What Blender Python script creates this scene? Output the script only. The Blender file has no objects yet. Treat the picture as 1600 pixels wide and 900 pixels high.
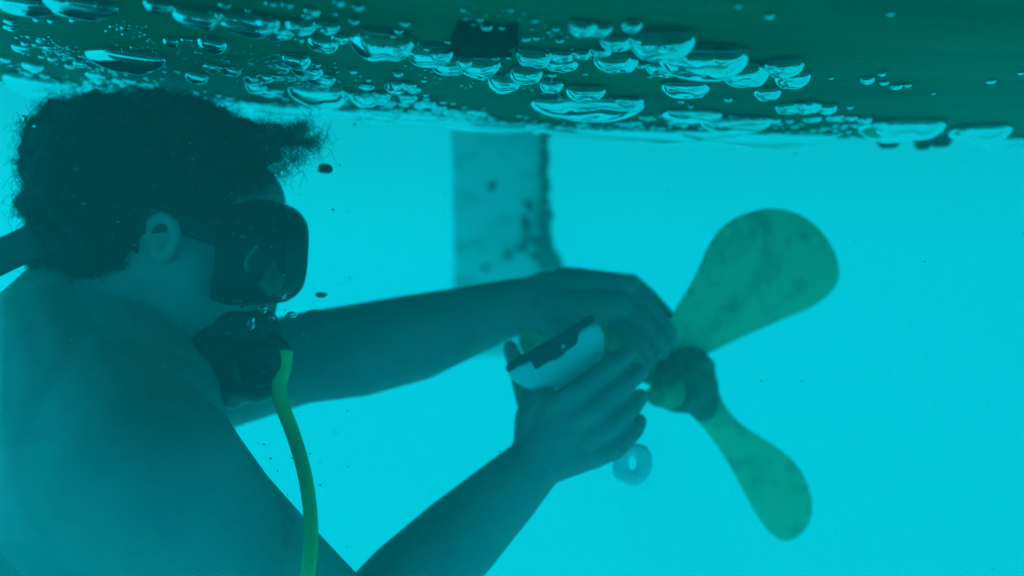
import bpy, bmesh, math, random
import numpy as np
from mathutils import Vector, Matrix, noise

random.seed(7)
sc = bpy.context.scene
C = sc.collection
R = math.radians

# ------------------------------------------------------------------ camera, light, exposure
FPX = 1385.6                       # focal length in photo pixels (1600 wide, 60 degrees)
cam = bpy.data.cameras.new('camera'); camo = bpy.data.objects.new('camera', cam); C.objects.link(camo)
cam.sensor_width = 36.0; cam.lens = 36.0 * FPX / 1600.0
camo.location = (0, 0, 0); camo.rotation_euler = (R(90), 0, 0)
cam.clip_start = 0.01; cam.clip_end = 200.0
cam.dof.use_dof = True; cam.dof.focus_distance = 0.80; cam.dof.aperture_fstop = 2.0
sc.camera = camo

SUN_EL, SUN_AZ = 59.0, -106.0      # elevation; azimuth from +Y towards +X (degrees)
sd = Vector((math.sin(R(SUN_AZ)) * math.cos(R(SUN_EL)), math.cos(R(SUN_AZ)) * math.cos(R(SUN_EL)), math.sin(R(SUN_EL))))
world = bpy.data.worlds.new('World'); sc.world = world; world.use_nodes = True
wn = world.node_tree; wn.nodes.clear()
sky = wn.nodes.new('ShaderNodeTexSky'); sky.sky_type = 'NISHITA'; sky.sun_disc = False
sky.sun_elevation = R(SUN_EL); sky.sun_rotation = R(SUN_AZ)
filt = wn.nodes.new('ShaderNodeMix'); filt.data_type = 'RGBA'; filt.blend_type = 'MULTIPLY'
filt.inputs[0].default_value = 1.0
filt.inputs[7].default_value = (0.01, 0.91, 0.72, 1)       # metres of sea water take the red out of the daylight
bg = wn.nodes.new('ShaderNodeBackground'); bg.inputs[1].default_value = 0.15
wo = wn.nodes.new('ShaderNodeOutputWorld')
wn.links.new(sky.outputs[0], filt.inputs[6]); wn.links.new(filt.outputs[2], bg.inputs[0]); wn.links.new(bg.outputs[0], wo.inputs[0])
sl = bpy.data.lights.new('sun', 'SUN'); sl.energy = 4.8; sl.angle = R(6.0); sl.color = (0.01, 0.785, 0.99)
so = bpy.data.objects.new('sun', sl); C.objects.link(so); so.rotation_euler = (-sd).to_track_quat('-Z', 'Y').to_euler()
sc.view_settings.view_transform = 'Standard'; sc.view_settings.look = 'None'; sc.view_settings.gamma = 1.0
sc.view_settings.exposure = -0.20; sc.view_settings.use_curve_mapping = False
sc.cycles.max_bounces = 10; sc.cycles.volume_bounces = 5; sc.cycles.glossy_bounces = 4; sc.cycles.transmission_bounces = 6
sc.cycles.use_denoising = True; sc.cycles.caustics_reflective = False; sc.cycles.caustics_refractive = False
sc.cycles.sample_clamp_indirect = 6.0

WATER_DENSITY = 0.23

# ------------------------------------------------------------------ helpers
def P(px, py, d):
    """the world point that stands d metres in front of the camera at a photo pixel"""
    return Vector(((px - 800.0) / FPX * d, d, (450.0 - py) / FPX * d))

def tag(o, label=None, cat=None, group=None, kind=None):
    if label: o['label'] = label
    if cat: o['category'] = cat
    if group: o['group'] = group
    if kind: o['kind'] = kind
    return o

def empty(name, loc):
    o = bpy.data.objects.new(name, None); C.objects.link(o); o.location = loc
    o.empty_display_size = 0.05
    return o

def link_mesh(name, me, mat=None, parent=None, smooth=True, loc=None):
    o = bpy.data.objects.new(name, me); C.objects.link(o)
    if mat: me.materials.append(mat)
    if smooth: me.polygons.foreach_set('use_smooth', [True] * len(me.polygons))
    if loc is not None: o.location = loc
    if parent is not None:
        o.parent = parent
        o.matrix_parent_inverse = Matrix.Translation(-parent.location) if parent.parent is None else Matrix()
    return o

def from_bm(name, bm, mat=None, parent=None, smooth=True):
    bmesh.ops.recalc_face_normals(bm, faces=bm.faces[:])
    me = bpy.data.meshes.new(name); bm.to_mesh(me); bm.free()
    return link_mesh(name, me, mat, parent, smooth)

def add_ell(bm, c, rx, ry=None, rz=None, rot=None, sub=3):
    ry = rx if ry is None else ry; rz = rx if rz is None else rz
    m = Matrix.Translation(c) @ (rot.to_4x4() if rot else Matrix()) @ Matrix.Diagonal((rx, ry, rz, 1))
    bmesh.ops.create_icosphere(bm, subdivisions=sub, radius=1.0, matrix=m)

def add_seg(bm, p1, r1, p2, r2, n=20):
    ax = (p2 - p1); L = ax.length
    if L > 1e-6:
        z = ax / L; x = z.orthogonal().normalized(); y = z.cross(x)
        ra = [bm.verts.new(p1 + (x * math.cos(t) + y * math.sin(t)) * r1) for t in [2 * math.pi * i / n for i in range(n)]]
        rb = [bm.verts.new(p2 + (x * math.cos(t) + y * math.sin(t)) * r2) for t in [2 * math.pi * i / n for i in range(n)]]
        for i in range(n):
            j = (i + 1) % n; bm.faces.new((ra[i], ra[j], rb[j], rb[i]))
        bm.faces.new(ra[::-1]); bm.faces.new(rb)
    sub = 3 if max(r1, r2) > 0.02 else 2
    add_ell(bm, p1, r1, sub=sub); add_ell(bm, p2, r2, sub=sub)

_T = {}
def cloud(name, items, m, sub=1):
    """many small ellipsoids (centre, rx, ry, rz) in one mesh"""
    if sub not in _T:
        b = bmesh.new(); bmesh.ops.create_icosphere(b, subdivisions=sub, radius=1.0)
        b.verts.ensure_lookup_table(); b.verts.index_update()
        _T[sub] = (np.array([v.co[:] for v in b.verts]), np.array([[v.index for v in f.verts] for f in b.faces])); b.free()
    tv, tf = _T[sub]; nv = len(tv)
    co = np.concatenate([tv * np.array(it[1:4]) + np.array(it[0]) for it in items])
    fa = np.concatenate([tf + nv * i for i in range(len(items))])
    me = bpy.data.meshes.new(name); me.from_pydata(co.tolist(), [], fa.tolist()); me.update()
    return link_mesh(name, me, m)

def limb(bm, chain):
    """chain of (px, py, depth, radius in metres)"""
    pts = [(P(a, b, d), r) for a, b, d, r in chain]
    for (p1, r1), (p2, r2) in zip(pts, pts[1:]): add_seg(bm, p1, r1, p2, r2)

def spline(pts, n):
    """Catmull-Rom through Vectors"""
    out = []
    q = [pts[0] * 2 - pts[1]] + list(pts) + [pts[-1] * 2 - pts[-2]]
    for i in range(1, len(q) - 2):
        for k in range(n):
            t = k / n
            a, b, c, d = q[i - 1], q[i], q[i + 1], q[i + 2]
            out.append(0.5 * ((2 * b) + (c - a) * t + (2 * a - 5 * b + 4 * c - d) * t * t + (3 * b - a - 3 * c + d) * t ** 3))
    out.append(pts[-1])
    return out

def add_tube(bm, pts, rad, n=12, cap=True, flat=None):
    """tube along Vectors; rad a number or list; flat = (width factor, thickness factor, up vector) for a strap"""
    N = len(pts); rings = []
    ref = Vector((0.13, 0.2, 1)).normalized()
    prev = None
    for i, p in enumerate(pts):
        t = (pts[min(i + 1, N - 1)] - pts[max(i - 1, 0)]).normalized()
        if flat:
            u = (flat[2] - t * flat[2].dot(t)).normalized(); v = t.cross(u)
        else:
            u = (prev - t * prev.dot(t)).normalized() if prev is not None else t.orthogonal().normalized()
            v = t.cross(u)
        prev = u
        r = rad[i] if hasattr(rad, '__len__') else rad
        fu, fv = (flat[0], flat[1]) if flat else (1, 1)
        rings.append([bm.verts.new(p + u * (r * fu * math.cos(2 * math.pi * k / n)) + v * (r * fv * math.sin(2 * math.pi * k / n))) for k in range(n)])
    for a, b in zip(rings, rings[1:]):
        for k in range(n):
            j = (k + 1) % n; bm.faces.new((a[k], a[j], b[j], b[k]))
    if cap:
        bm.faces.new(rings[0][::-1]); bm.faces.new(rings[-1])

def remesh(bm, voxel, name, smooth=None, iters=0):
    """one continuous skin round the overlapping pieces in bm; smooth(co) gives the per-vertex smoothing weight"""
    me = bpy.data.meshes.new(name + '_raw'); bm.to_mesh(me); bm.free()
    o = bpy.data.objects.new(name + '_raw', me); C.objects.link(o)
    md = o.modifiers.new('r', 'REMESH'); md.mode = 'VOXEL'; md.voxel_size = voxel
    dg = bpy.context.evaluated_depsgraph_get(); dg.update()
    out = bpy.data.meshes.new_from_object(o.evaluated_get(dg)); out.name = name
    bpy.data.objects.remove(o); bpy.data.meshes.remove(me)
    if iters:
        n = len(out.vertices); co = np.empty(n * 3); out.vertices.foreach_get('co', co); co = co.reshape(-1, 3)
        e = np.empty(len(out.edges) * 2, int); out.edges.foreach_get('vertices', e); e = e.reshape(-1, 2)
        deg = np.bincount(e.ravel(), minlength=n).astype(float)[:, None]
        w = smooth(co)[:, None] if smooth else 0.5
        for k in range(iters):
            acc = np.zeros_like(co)
            for ax in range(3):
                acc[:, ax] = np.bincount(e[:, 0], co[e[:, 1], ax], n) + np.bincount(e[:, 1], co[e[:, 0], ax], n)
            lap = acc / deg - co
            f = w if k % 2 == 0 else -w * 0.80          # Taubin: little shrinking
            co = co + f * lap
        out.vertices.foreach_set('co', co.ravel()); out.update()
    return out

# ------------------------------------------------------------------ materials
def mat(name, col, rough=0.5, metal=0.0, spec=0.5, var=None, scale=8.0, detail=6.0, bump=0.0, bscale=60.0, stretch=(1, 1, 1), lo=0.35, hi=0.65):
    m = bpy.data.materials.new(name); m.use_nodes = True
    nt = m.node_tree; b = nt.nodes['Principled BSDF']
    b.inputs['Base Color'].default_value = (*col, 1); b.inputs['Roughness'].default_value = rough
    b.inputs['Metallic'].default_value = metal; b.inputs['Specular IOR Level'].default_value = spec
    tc = nt.nodes.new('ShaderNodeTexCoord'); mp = nt.nodes.new('ShaderNodeMapping')
    mp.inputs['Scale'].default_value = stretch; nt.links.new(tc.outputs['Object'], mp.inputs[0])
    if var:
        nz = nt.nodes.new('ShaderNodeTexNoise'); nz.inputs['Scale'].default_value = scale; nz.inputs['Detail'].default_value = detail
        nz.inputs['Roughness'].default_value = 0.62
        rp = nt.nodes.new('ShaderNodeValToRGB'); rp.color_ramp.elements[0].position = lo; rp.color_ramp.elements[1].position = hi
        rp.color_ramp.elements[0].color = (*col, 1); rp.color_ramp.elements[1].color = (*var, 1)
        nt.links.new(mp.outputs[0], nz.inputs['Vector']); nt.links.new(nz.outputs[0], rp.inputs[0]); nt.links.new(rp.outputs[0], b.inputs['Base Color'])
    if bump:
        nb = nt.nodes.new('ShaderNodeTexNoise'); nb.inputs['Scale'].default_value = bscale; nb.inputs['Detail'].default_value = 5
        bp = nt.nodes.new('ShaderNodeBump'); bp.inputs['Strength'].default_value = bump; bp.inputs['Distance'].default_value = 0.004
        nt.links.new(mp.outputs[0], nb.inputs['Vector']); nt.links.new(nb.outputs[0], bp.inputs['Height']); nt.links.new(bp.outputs[0], b.inputs['Normal'])
    return m

M_hull = mat('hull_paint', (0.015, 0.080, 0.026), 0.6, spec=0.15, var=(0.035, 0.19, 0.075), scale=5, bump=0.25, bscale=40, stretch=(0.5, 2.2, 1), lo=0.3, hi=0.75)
M_skin = mat('skin', (0.38, 0.245, 0.265), 0.6, spec=0.3, var=(0.46, 0.31, 0.32), scale=9, bump=0.12, bscale=180)
M_hair = mat('hair', (0.012, 0.010, 0.009), 0.7, spec=0.2)
M_rubber = mat('black_rubber', (0.015, 0.016, 0.020), 0.5, spec=0.3, bump=0.1, bscale=90)
M_plastic = mat('dark_plastic', (0.02, 0.022, 0.026), 0.35, spec=0.4)
M_white = mat('white_plastic', (0.80, 0.82, 0.94), 0.5, var=(0.86, 0.88, 0.96), scale=30)
M_bristle = mat('dark_bristle', (0.03, 0.035, 0.06), 0.8, var=(0.05, 0.06, 0.10), scale=120, bump=0.6, bscale=400)
M_bronze = mat('fouled_bronze', (0.70, 0.63, 0.36), 0.55, metal=0.0, var=(0.27, 0.27, 0.19), scale=24, bump=0.4, bscale=70, lo=0.48, hi=0.74)
M_hose = mat('yellow_hose', (0.85, 0.80, 0.27), 0.45, var=(0.74, 0.70, 0.22), scale=20)
M_skeg = mat('pale_worn_paint', (0.50, 0.58, 0.58), 0.7, var=(0.16, 0.19, 0.18), scale=9, bump=0.3, bscale=50, lo=0.5, hi=0.72)
M_growth = mat('marine_growth', (0.05, 0.06, 0.05), 0.9, var=(0.10, 0.11, 0.08), scale=60, bump=0.8, bscale=150)
M_dark = mat('dark_recess', (0.004, 0.006, 0.006), 0.9, spec=0.0, var=(0.012, 0.02, 0.018), scale=40)
M_speck = mat('drifting_debris', (0.06, 0.08, 0.07), 0.9, var=(0.1, 0.12, 0.1), scale=50)
M_snow = mat('pale_motes', (0.32, 0.36, 0.36), 0.9, var=(0.22, 0.26, 0.26), scale=50)
M_sand = mat('sea_sand', (0.80, 0.77, 0.70), 0.95, var=(0.72, 0.69, 0.62), scale=1.2, bump=0.5, bscale=6)

M_air = bpy.data.materials.new('trapped_air'); M_air.use_nodes = True
nt = M_air.node_tree; nt.nodes.clear()
g = nt.nodes.new('ShaderNodeBsdfGlass'); g.inputs['IOR'].default_value = 0.75; g.inputs['Roughness'].default_value = 0.02
g.inputs['Color'].default_value = (1, 1, 1, 1)
om = nt.nodes.new('ShaderNodeOutputMaterial'); nt.links.new(g.outputs[0], om.inputs[0])

M_lens = bpy.data.materials.new('mask_glass'); M_lens.use_nodes = True
nt = M_lens.node_tree; nt.nodes.clear()
g = nt.nodes.new('ShaderNodeBsdfGlass'); g.inputs['IOR'].default_value = 1.12; g.inputs['Roughness'].default_value = 0.05
om = nt.nodes.new('ShaderNodeOutputMaterial'); nt.links.new(g.outputs[0], om.inputs[0])

M_haze = bpy.data.materials.new('sea_water'); M_haze.use_nodes = True
nt = M_haze.node_tree; nt.nodes.clear()
pv = nt.nodes.new('ShaderNodeVolumePrincipled'); om = nt.nodes.new('ShaderNodeOutputMaterial')
pv.inputs['Color'].default_value = (0.30, 0.93, 0.95, 1); pv.inputs['Density'].default_value = WATER_DENSITY
pv.inputs['Anisotropy'].default_value = 0.25
nt.links.new(pv.outputs[0], om.inputs['Volume'])
try: M_haze.cycles.homogeneous_volume = True
except Exception: pass

# ------------------------------------------------------------------ setting: seabed and water
bm = bmesh.new()
bmesh.ops.create_grid(bm, x_segments=80, y_segments=80, size=28.0)
for v in bm.verts:
    v.co.z = -3.0 + 0.12 * noise.noise(v.co * 0.35) + 0.05 * noise.noise(v.co * 1.1)
tag(from_bm('seabed', bm, M_sand), kind='structure')
bm = bmesh.new()
bmesh.ops.create_cube(bm, size=1.0, matrix=Matrix.Translation((0, 0, -1.675)) @ Matrix.Diagonal((58, 58, 5.05, 1)))
tag(from_bm('haze', bm, M_haze, smooth=False), kind='stuff')

# ------------------------------------------------------------------ boat: hull, skeg, propeller
HX0, HX1, HY0, HY1, HTOP = -0.655, 1.3, -2.60, 1.43, 0.80
def hull_z(x, y):
    xx = min(x, 1.6)
    z = 0.200 - 0.0513 * xx + 0.0524 * min(xx * xx, 1.4)
    e = y - 1.06
    if e > 0: z += 0.90 * e * e
    return z
def hull_normal(x, y):
    h = 0.004
    gx = (hull_z(x + h, y) - hull_z(x - h, y)) / (2 * h); gy = (hull_z(x, y + h) - hull_z(x, y - h)) / (2 * h)
    return Vector((gx, gy, -1)).normalized()           # pointing down into the water
def hull_hit(px, py):
    d = 0.7
    for _ in range(60):
        z = hull_z((px - 800) / FPX * d, d); dn = z * FPX / max(450.0 - py, 1)
        d += 0.5 * (dn - d)
    return P(px, py, d)

boat = tag(empty('boat', (2.0, 0.95, 0.20)), 'boat bottom in dark green paint with a pale skeg and a fouled bronze propeller', 'boat')
bm = bmesh.new()
NX, NY = 180, 200
grid = []
for i in range(NX + 1):
    x = HX0 + (HX1 - HX0) * (i / NX) ** 1.6
    row = []
    for j in range(NY + 1):
        y = HY0 + (HY1 - HY0) * j / NY
        z = hull_z(x, y) + 0.0012 * noise.noise(Vector((x * 7, y * 16, 0))) + 0.0005 * noise.noise(Vector((x * 30, y * 60, 3)))
        row.append(bm.verts.new((x, y, z)))
    grid.append(row)
for i in range(NX):
    for j in range(NY): bm.faces.new((grid[i][j], grid[i][j + 1], grid[i + 1][j + 1], grid[i + 1][j]))
border = [grid[i][0] for i in range(NX)] + [grid[NX][j] for j in range(NY)] + [grid[i][NY] for i in range(NX, 0, -1)] + [grid[0][j] for j in range(NY, 0, -1)]
topv = [bm.verts.new((v.co.x, v.co.y, HTOP)) for v in border]
for k in range(len(border)):
    j = (k + 1) % len(border); bm.faces.new((border[k], border[j], topv[j], topv[k]))
bm.faces.new(topv)
hull = from_bm('hull', bm, M_hull, boat)

# dark square intake let into the bottom: a shallow frame with a darker plug
def hull_patch(name, pxs, pys, proud, m, parent, n=8):
    bm = bmesh.new(); pts = []
    a, b, c, d = [hull_hit(x, y) for x, y in zip(pxs, pys)]
    low, up = [], []
    for i in range(n + 1):
        rl, ru = [], []
        for j in range(n + 1):
            s, t = i / n, j / n
            p = a.lerp(b, s).lerp(d.lerp(c, s), t)
            w = 0.011 * noise.noise(Vector((s * 3.1, t * 3.1, 1))); w2 = 0.011 * noise.noise(Vector((s * 3.1, t * 3.1, 7)))
            p = Vector((p.x + w, p.y + w2, 0)); p.z = hull_z(p.x, p.y)
            nn = hull_normal(p.x, p.y)
            rl.append(bm.verts.new(p + nn * (proud + 0.0015 * noise.noise(p * 90)))); ru.append(bm.verts.new(p - nn * 0.01))
        low.append(rl); up.append(ru)
    for g_ in (low, up):
        for i in range(n):
            for j in range(n): bm.faces.new((g_[i][j], g_[i + 1][j], g_[i + 1][j + 1], g_[i][j + 1]))
    e = [(0, j) for j in range(n)] + [(i, n) for i in range(n)] + [(n, j) for j in range(n, 0, -1)] + [(i, 0) for i in range(n, 0, -1)]
    for k in range(len(e)):
        (i, j), (i2, j2) = e[k], e[(k + 1) % len(e)]
        bm.faces.new((low[i][j], low[i2][j2], up[i2][j2], up[i][j]))
    return from_bm(name, bm, m, parent)
intake = hull_patch('intake_grating', (714, 806, 800, 704), (34, 36, 84, 80), 0.004, M_dark, boat)

# skeg: a foil-section post under the hull
bm = bmesh.new()
SKD = 1.62
SK0, SK1 = 1.40, 2.35      # the skeg rakes away from the hull
def skd(py): return SK0 + (SK1 - SK0) * min(max((py - 160) / 400.0, 0), 1)
zt = 0.56
rows = []
prof = [(0.0, 0), (0.06, .62), (0.2, .95), (0.45, 1), (0.75, .8), (0.93, .5), (1.0, .0)]
sec = prof + [(a, -b) for a, b in prof[-2:0:-1]]
for k in range(29):
    t = k / 28
    py = 70 + (555 - 70) * t
    xl = 704 + 6 * t + 2 * noise.noise(Vector((t * 5, 0, 0)))
    xr = 857 + (0 if py < 345 else ((py - 345) / 70.0) ** 1.7 * 22) + 3.5 * noise.noise(Vector((t * 14, 4, 0)))
    row = []
    for (s, h) in sec:
        p = P(xl + (xr - xl) * s, py, skd(py)); p.y += h * 0.022 + (xr - xl) * s * 0.0003
        row.append(bm.verts.new(p))
    rows.append(row)
n = len(sec)
for a, b in zip(rows, rows[1:]):
    for i in range(n):
        j = (i + 1) % n; bm.faces.new((a[i], a[j], b[j], b[i]))
bm.faces.new(rows[0]); bm.faces.new(rows[-1][::-1])
skeg = tag(from_bm('skeg', bm, M_skeg, boat), 'pale worn skeg with dark growth down its aft edge')
rs = random.Random(5)
for (x, y, r) in [(826, 322, 9), (823, 348, 10), (822, 366, 11), (857, 285, 6), (858, 335, 7), (852, 262, 5), (856, 310, 6), (848, 350, 9), (840, 385, 14), (815, 390, 10), (768, 290, 8), (855, 380, 8), (860, 400, 9), (795, 400, 8), (760, 420, 9), (853, 235, 5), (850, 215, 7), (862, 368, 5), (856, 297, 6), (857, 322, 6), (858, 347, 6), (853, 250, 5), (854, 275, 5), (862, 388, 6), (868, 405, 6), (850, 370, 9), (846, 335, 7), (836, 398, 9), (850, 412, 10), (832, 375, 8), (853, 224, 5)]:
    bm = bmesh.new()
    for _ in range(7):
        p = P(x + rs.uniform(-r, r) * .6, y + rs.uniform(-r, r) * .8, skd(y) - 0.017 + (0.02 if x > 845 else 0)); q = r / FPX * SKD * rs.uniform(.45, .8)
        add_ell(bm, p, q, q * .5, q * rs.uniform(.7, 1.3), sub=2)
    link_mesh('barnacle_patch', remesh(bm, .003, 'barnacle_patch'), M_growth, skeg)

bm = bmesh.new()
for k in range(60):
    y = 196 + (418 - 196) * k / 59; x = 851 + (0 if y < 345 else ((y - 345) / 70.0) ** 1.7 * 20) + rs.uniform(-3.5, 3.5)
    q = rs.uniform(4.5, 8.5) * (1 + .5 * max(0, (y - 330) / 80)) / FPX * skd(y)
    add_ell(bm, P(x, y, skd(y) + .002), q * .8, q * .5, q * 1.2, sub=2)
link_mesh('weedy_edge', remesh(bm, .003, 'weedy_edge'), M_growth, skeg)
# propeller
PD = 1.14
prop = tag(empty('propeller', P(1072, 592, PD)), 'three-bladed bronze propeller, yellow green and blotched'); prop.parent = boat; prop.matrix_parent_inverse = Matrix.Translation(-boat.location)
def child_mesh(name, bm, m, part):
    """a sub-part of the propeller"""
    o = from_bm(name, bm, m, None); o.parent = part
    o.matrix_parent_inverse = (Matrix.Translation(part.location)).inverted()
    return o
def blade(outline, root, tip, d0, d1, twist, th):
    """solid blade: closed outline in pixels, thickest in the middle, pitched across the chord"""
    a = Vector(root); b = Vector(tip); ax = (b - a); L = ax.length; ax /= L; nx = Vector((-ax.y, ax.x))
    def dep(x, y):
        v = Vector((x, y)) - a; t = v.dot(ax) / L; s = v.dot(nx) / 100.0
        return d0 + (d1 - d0) * t + twist * s * (1.15 - 0.5 * t)
    sp = spline([Vector((x, y, 0)) for x, y in outline] + [Vector((*outline[0], 0))], 5)[:-1]
    N = len(sp); bm = bmesh.new()
    def spine(x, y):                                  # nearest point on the blade's own centre line
        v = Vector((x, y)) - a; t = min(max(v.dot(ax) / L, 0.1), 0.76)
        return a + ax * (t * L)
    K = 9; fr, bk = [], []
    for k in range(K + 1):
        s = 1 - (k / K) ** 1.4
        f_, b_ = [], []
        for q in sp:
            c = spine(q.x, q.y); x = c.x + (q.x - c.x) * s; y = c.y + (q.y - c.y) * s
            hh = th * (1 - s ** 2.2) + 0.0012
            dd = dep(x, y); w = 0.0012 * noise.noise(Vector((x, y, 0)) * 0.03)
            f_.append(bm.verts.new(P(x, y, dd - hh + w)))
            b_.append(bm.verts.new(P(x, y, dd + hh * .6 + w)))
        fr.append(f_); bk.append(b_)
    for rr in (fr, bk):
        for u, v in zip(rr, rr[1:]):
            for i in range(N):
                j = (i + 1) % N; bm.faces.new((u[i], u[j], v[j], v[i]))
    for i in range(N):
        j = (i + 1) % N; bm.faces.new((fr[0][i], fr[0][j], bk[0][j], bk[0][i]))
    bmesh.ops.remove_doubles(bm, verts=bm.verts[:], dist=0.00005)
    return bm
up = [(1032, 545), (1040, 512), (1056, 482), (1076, 450), (1092, 418), (1108, 383), (1130, 354), (1160, 336), (1200, 326), (1240, 332), (1274, 352), (1299, 384), (1311, 418), (1308, 442), (1292, 463), (1262, 483), (1218, 501), (1168, 523), (1116, 548), (1080, 566), (1045, 566)]
child_mesh('blade', blade(up, (1050, 560), (1290, 390), 1.13, 1.20, 0.055, 0.0055), M_bronze, prop)
dn = [(1060, 615), (1078, 645), (1108, 680), (1138, 724), (1163, 770), (1188, 814), (1208, 837), (1230, 845), (1254, 832), (1268, 806), (1267, 774), (1254, 741), (1234, 715), (1200, 690), (1160, 664), (1133, 634), (1119, 600), (1100, 580), (1072, 590)]
child_mesh('blade', blade(dn, (1080, 598), (1240, 825), 1.14, 1.19, 0.05, 0.0055), M_bronze, prop)
lf = [(1040, 545), (1010, 520), (975, 500), (935, 485), (895, 478), (858, 480), (828, 494), (813, 516), (812, 540), (826, 562), (855, 572), (895, 574), (940, 578), (985, 590), (1030, 605), (1050, 585)]
child_mesh('blade', blade(lf, (1050, 575), (830, 522), 1.12, 1.09, 0.03, 0.0055), M_bronze, prop)
# hub: a lathe along the shaft line
hub0, hub1 = P(1056, 608, 1.085), P(1078, 594, 1.19)
def lathe(bm, p0, p1, prof, n=32):
    z = (p1 - p0).normalized(); x = z.orthogonal().normalized(); y = z.cross(x); L = (p1 - p0).length
    rings = []
    for (t, r) in prof:
        rings.append([bm.verts.new(p0 + z * (t * L) + (x * math.cos(2 * math.pi * k / n) + y * math.sin(2 * math.pi * k / n)) * r) for k in range(n)])
    for a, b in zip(rings, rings[1:]):
        for k in range(n):
            j = (k + 1) % n; bm.faces.new((a[k], a[j], b[j], b[k]))
    bm.faces.new(rings[0][::-1]); bm.faces.new(rings[-1])
bm = bmesh.new(); lathe(bm, hub0, hub1, [(0, .022), (.03, .027), (.12, .031), (.35, .034), (.9, .035), (.97, .033), (1.0, .028)])
M_hub = mat('dark_fouled_bronze', (0.20, 0.20, 0.12), 0.7, var=(0.10, 0.11, 0.09), scale=30, bump=0.5, bscale=80)
for (x, y, d, rx, rz) in [(1074, 566, 1.13, .030, .020), (1098, 630, 1.135, .020, .024), (1045, 585, 1.12, .022, .022), (1085, 606, 1.13, .030, .034), (1100, 580, 1.15, .014, .022)]:
    add_ell(bm, P(x, y, d), rx, .03, rz)
hb = remesh(bm, .0025, 'hub', lambda co: np.full(len(co), .5), 24)
for v in hb.vertices: v.co += Vector((noise.noise(v.co * 70), noise.noise(v.co * 70 + Vector((5, 0, 0))), noise.noise(v.co * 70 + Vector((0, 5, 0))))) * .0022
o = link_mesh('hub', hb, M_hub); o.parent = prop; o.matrix_parent_inverse = Matrix.Translation(prop.location).inverted()
bm = bmesh.new(); c0, c1 = P(1022, 620, 1.055), P(1050, 608, 1.095)
lathe(bm, c0, c1, [(0, .006), (.04, .011), (.2, .0145), (.5, .0165), (.54, .021), (1.0, .0225)], 24)
for v in bm.verts: v.co += Vector((noise.noise(v.co * 80), 0, noise.noise(v.co * 80 + Vector((0, 5, 0))))) * .003
M_nut = mat('bronze_nut', (0.45, 0.44, 0.22), 0.6, var=(0.24, 0.25, 0.16), scale=50, bump=0.5, bscale=80)
child_mesh('hub_nut', bm, M_nut, prop)
bm = bmesh.new(); add_tube(bm, [P(1080, 588, 1.18), P(1000, 505, 1.40), P(870, 470, 2.0)], .016, 20)
child_mesh('shaft', bm, M_hub, prop)

# ------------------------------------------------------------------ the diver: one continuous body
bm = bmesh.new()
# skull, face, jaw
rotz = Matrix.Rotation(R(-8), 3, 'Y')
add_ell(bm, P(255, 350, .935), .100, .076, .095, rotz)
add_ell(bm, P(310, 400, .935), .068, .066, .085, rotz)
limb(bm, [(300, 470, .93, .055), (365, 540, .93, .036)])
limb(bm, [(370, 470, .93, .042), (372, 560, .93, .028)])
limb(bm, [(355, 400, .93, .050), (385, 440, .93, .030)])
limb(bm, [(388, 400, .935, .012), (412, 450, .935, .015)])                     # nose
add_ell(bm, P(362, 318, .94), .056, .060, .052)                    # forehead
# near ear
er = P(250, 372, .862)
limb(bm, [(238, 345, .858, .006), (256, 337, .854, .006), (271, 348, .854, .006), (275, 370, .856, .006), (264, 396, .860, .0065), (252, 405, .862, .006)])
limb(bm, [(238, 345, .858, .006), (234, 370, .864, .008), (250, 402, .862, .007)])
add_ell(bm, P(255, 368, .867), .0165, .0085, .026)
add_ell(bm, P(250, 372, .880), .022, .014, .030)
# neck
limb(bm, [(240, 430, .935, .062), (200, 520, .92, .064), (140, 640, .90, .078)])
limb(bm, [(120, 440, .93, .045), (60, 560, .90, .075)])
# shoulders and trunk
limb(bm, [(150, 600, .86, .070), (215, 740, .75, .080)])
limb(bm, [(200, 560, .95, .060), (190, 640, 1.13, .075)])
limb(bm, [(-30, 690, .90, .118), (60, 800, .90, .140)])
limb(bm, [(60, 620, .89, .090), (190, 740, .80, .095)])
limb(bm, [(130, 760, .90, .130), (60, 1050, .95, .150), (-60, 1350, 1.02, .125), (-120, 1500, 1.05, .135)])
limb(bm, [(150, 590, .90, .075), (205, 690, .81, .088)])
limb(bm, [(165, 530, .915, .070), (215, 640, .845, .078)])
limb(bm, [(100, 560, .90, .080), (140, 680, .82, .090)])
limb(bm, [(225, 752, .735, .082), (150, 760, .80, .090)])
limb(bm, [(-120, 1500, 1.10, .085), (120, 2000, 1.35, .062), (-80, 2450, 1.6, .045)])
limb(bm, [(-160, 1500, .98, .085), (-60, 2050, 1.15, .062), (-300, 2450, 1.4, .045)])
# near arm
limb(bm, [(232, 752, .735, .080), (330, 830, .775, .066), (430, 905, .82, .056), (552, 1003, .88, .047), (640, 915, .915, .050), (720, 838, .94, .046), (790, 770, .955, .038), (838, 722, .965, .031)])
# near hand: palm
limb(bm, [(838, 722, .965, .031), (868, 680, .965, .030), (872, 640, .962, .022)])
limb(bm, [(850, 715, .965, .030), (905, 700, .972, .027), (925, 705, .975, .020)])
limb(bm, [(838, 700, .970, .026), (835, 655, .975, .022), (850, 628, .972, .017)])
limb(bm, [(855, 700, .968, .028), (892, 660, .960, .022)])
# fingers: knuckle, joints, tip
for ch in ([(868, 634, .955, .0145), (905, 610, .948, .0132), (953, 573, .965, .0122), (980, 552, .990, .0102)],
           [(890, 662, .953, .0145), (927, 638, .946, .0134), (975, 601, .966, .0124), (1000, 580, .994, .0102)],
           [(910, 688, .957, .0142), (948, 668, .951, .0130), (985, 637, .968, .0120), (1000, 620, .996, .0100)],
           [(928, 712, .965, .0135), (960, 702, .960, .0120), (990, 672, .975, .0110), (998, 658, .996, .0095)]):
    limb(bm, ch)
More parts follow.
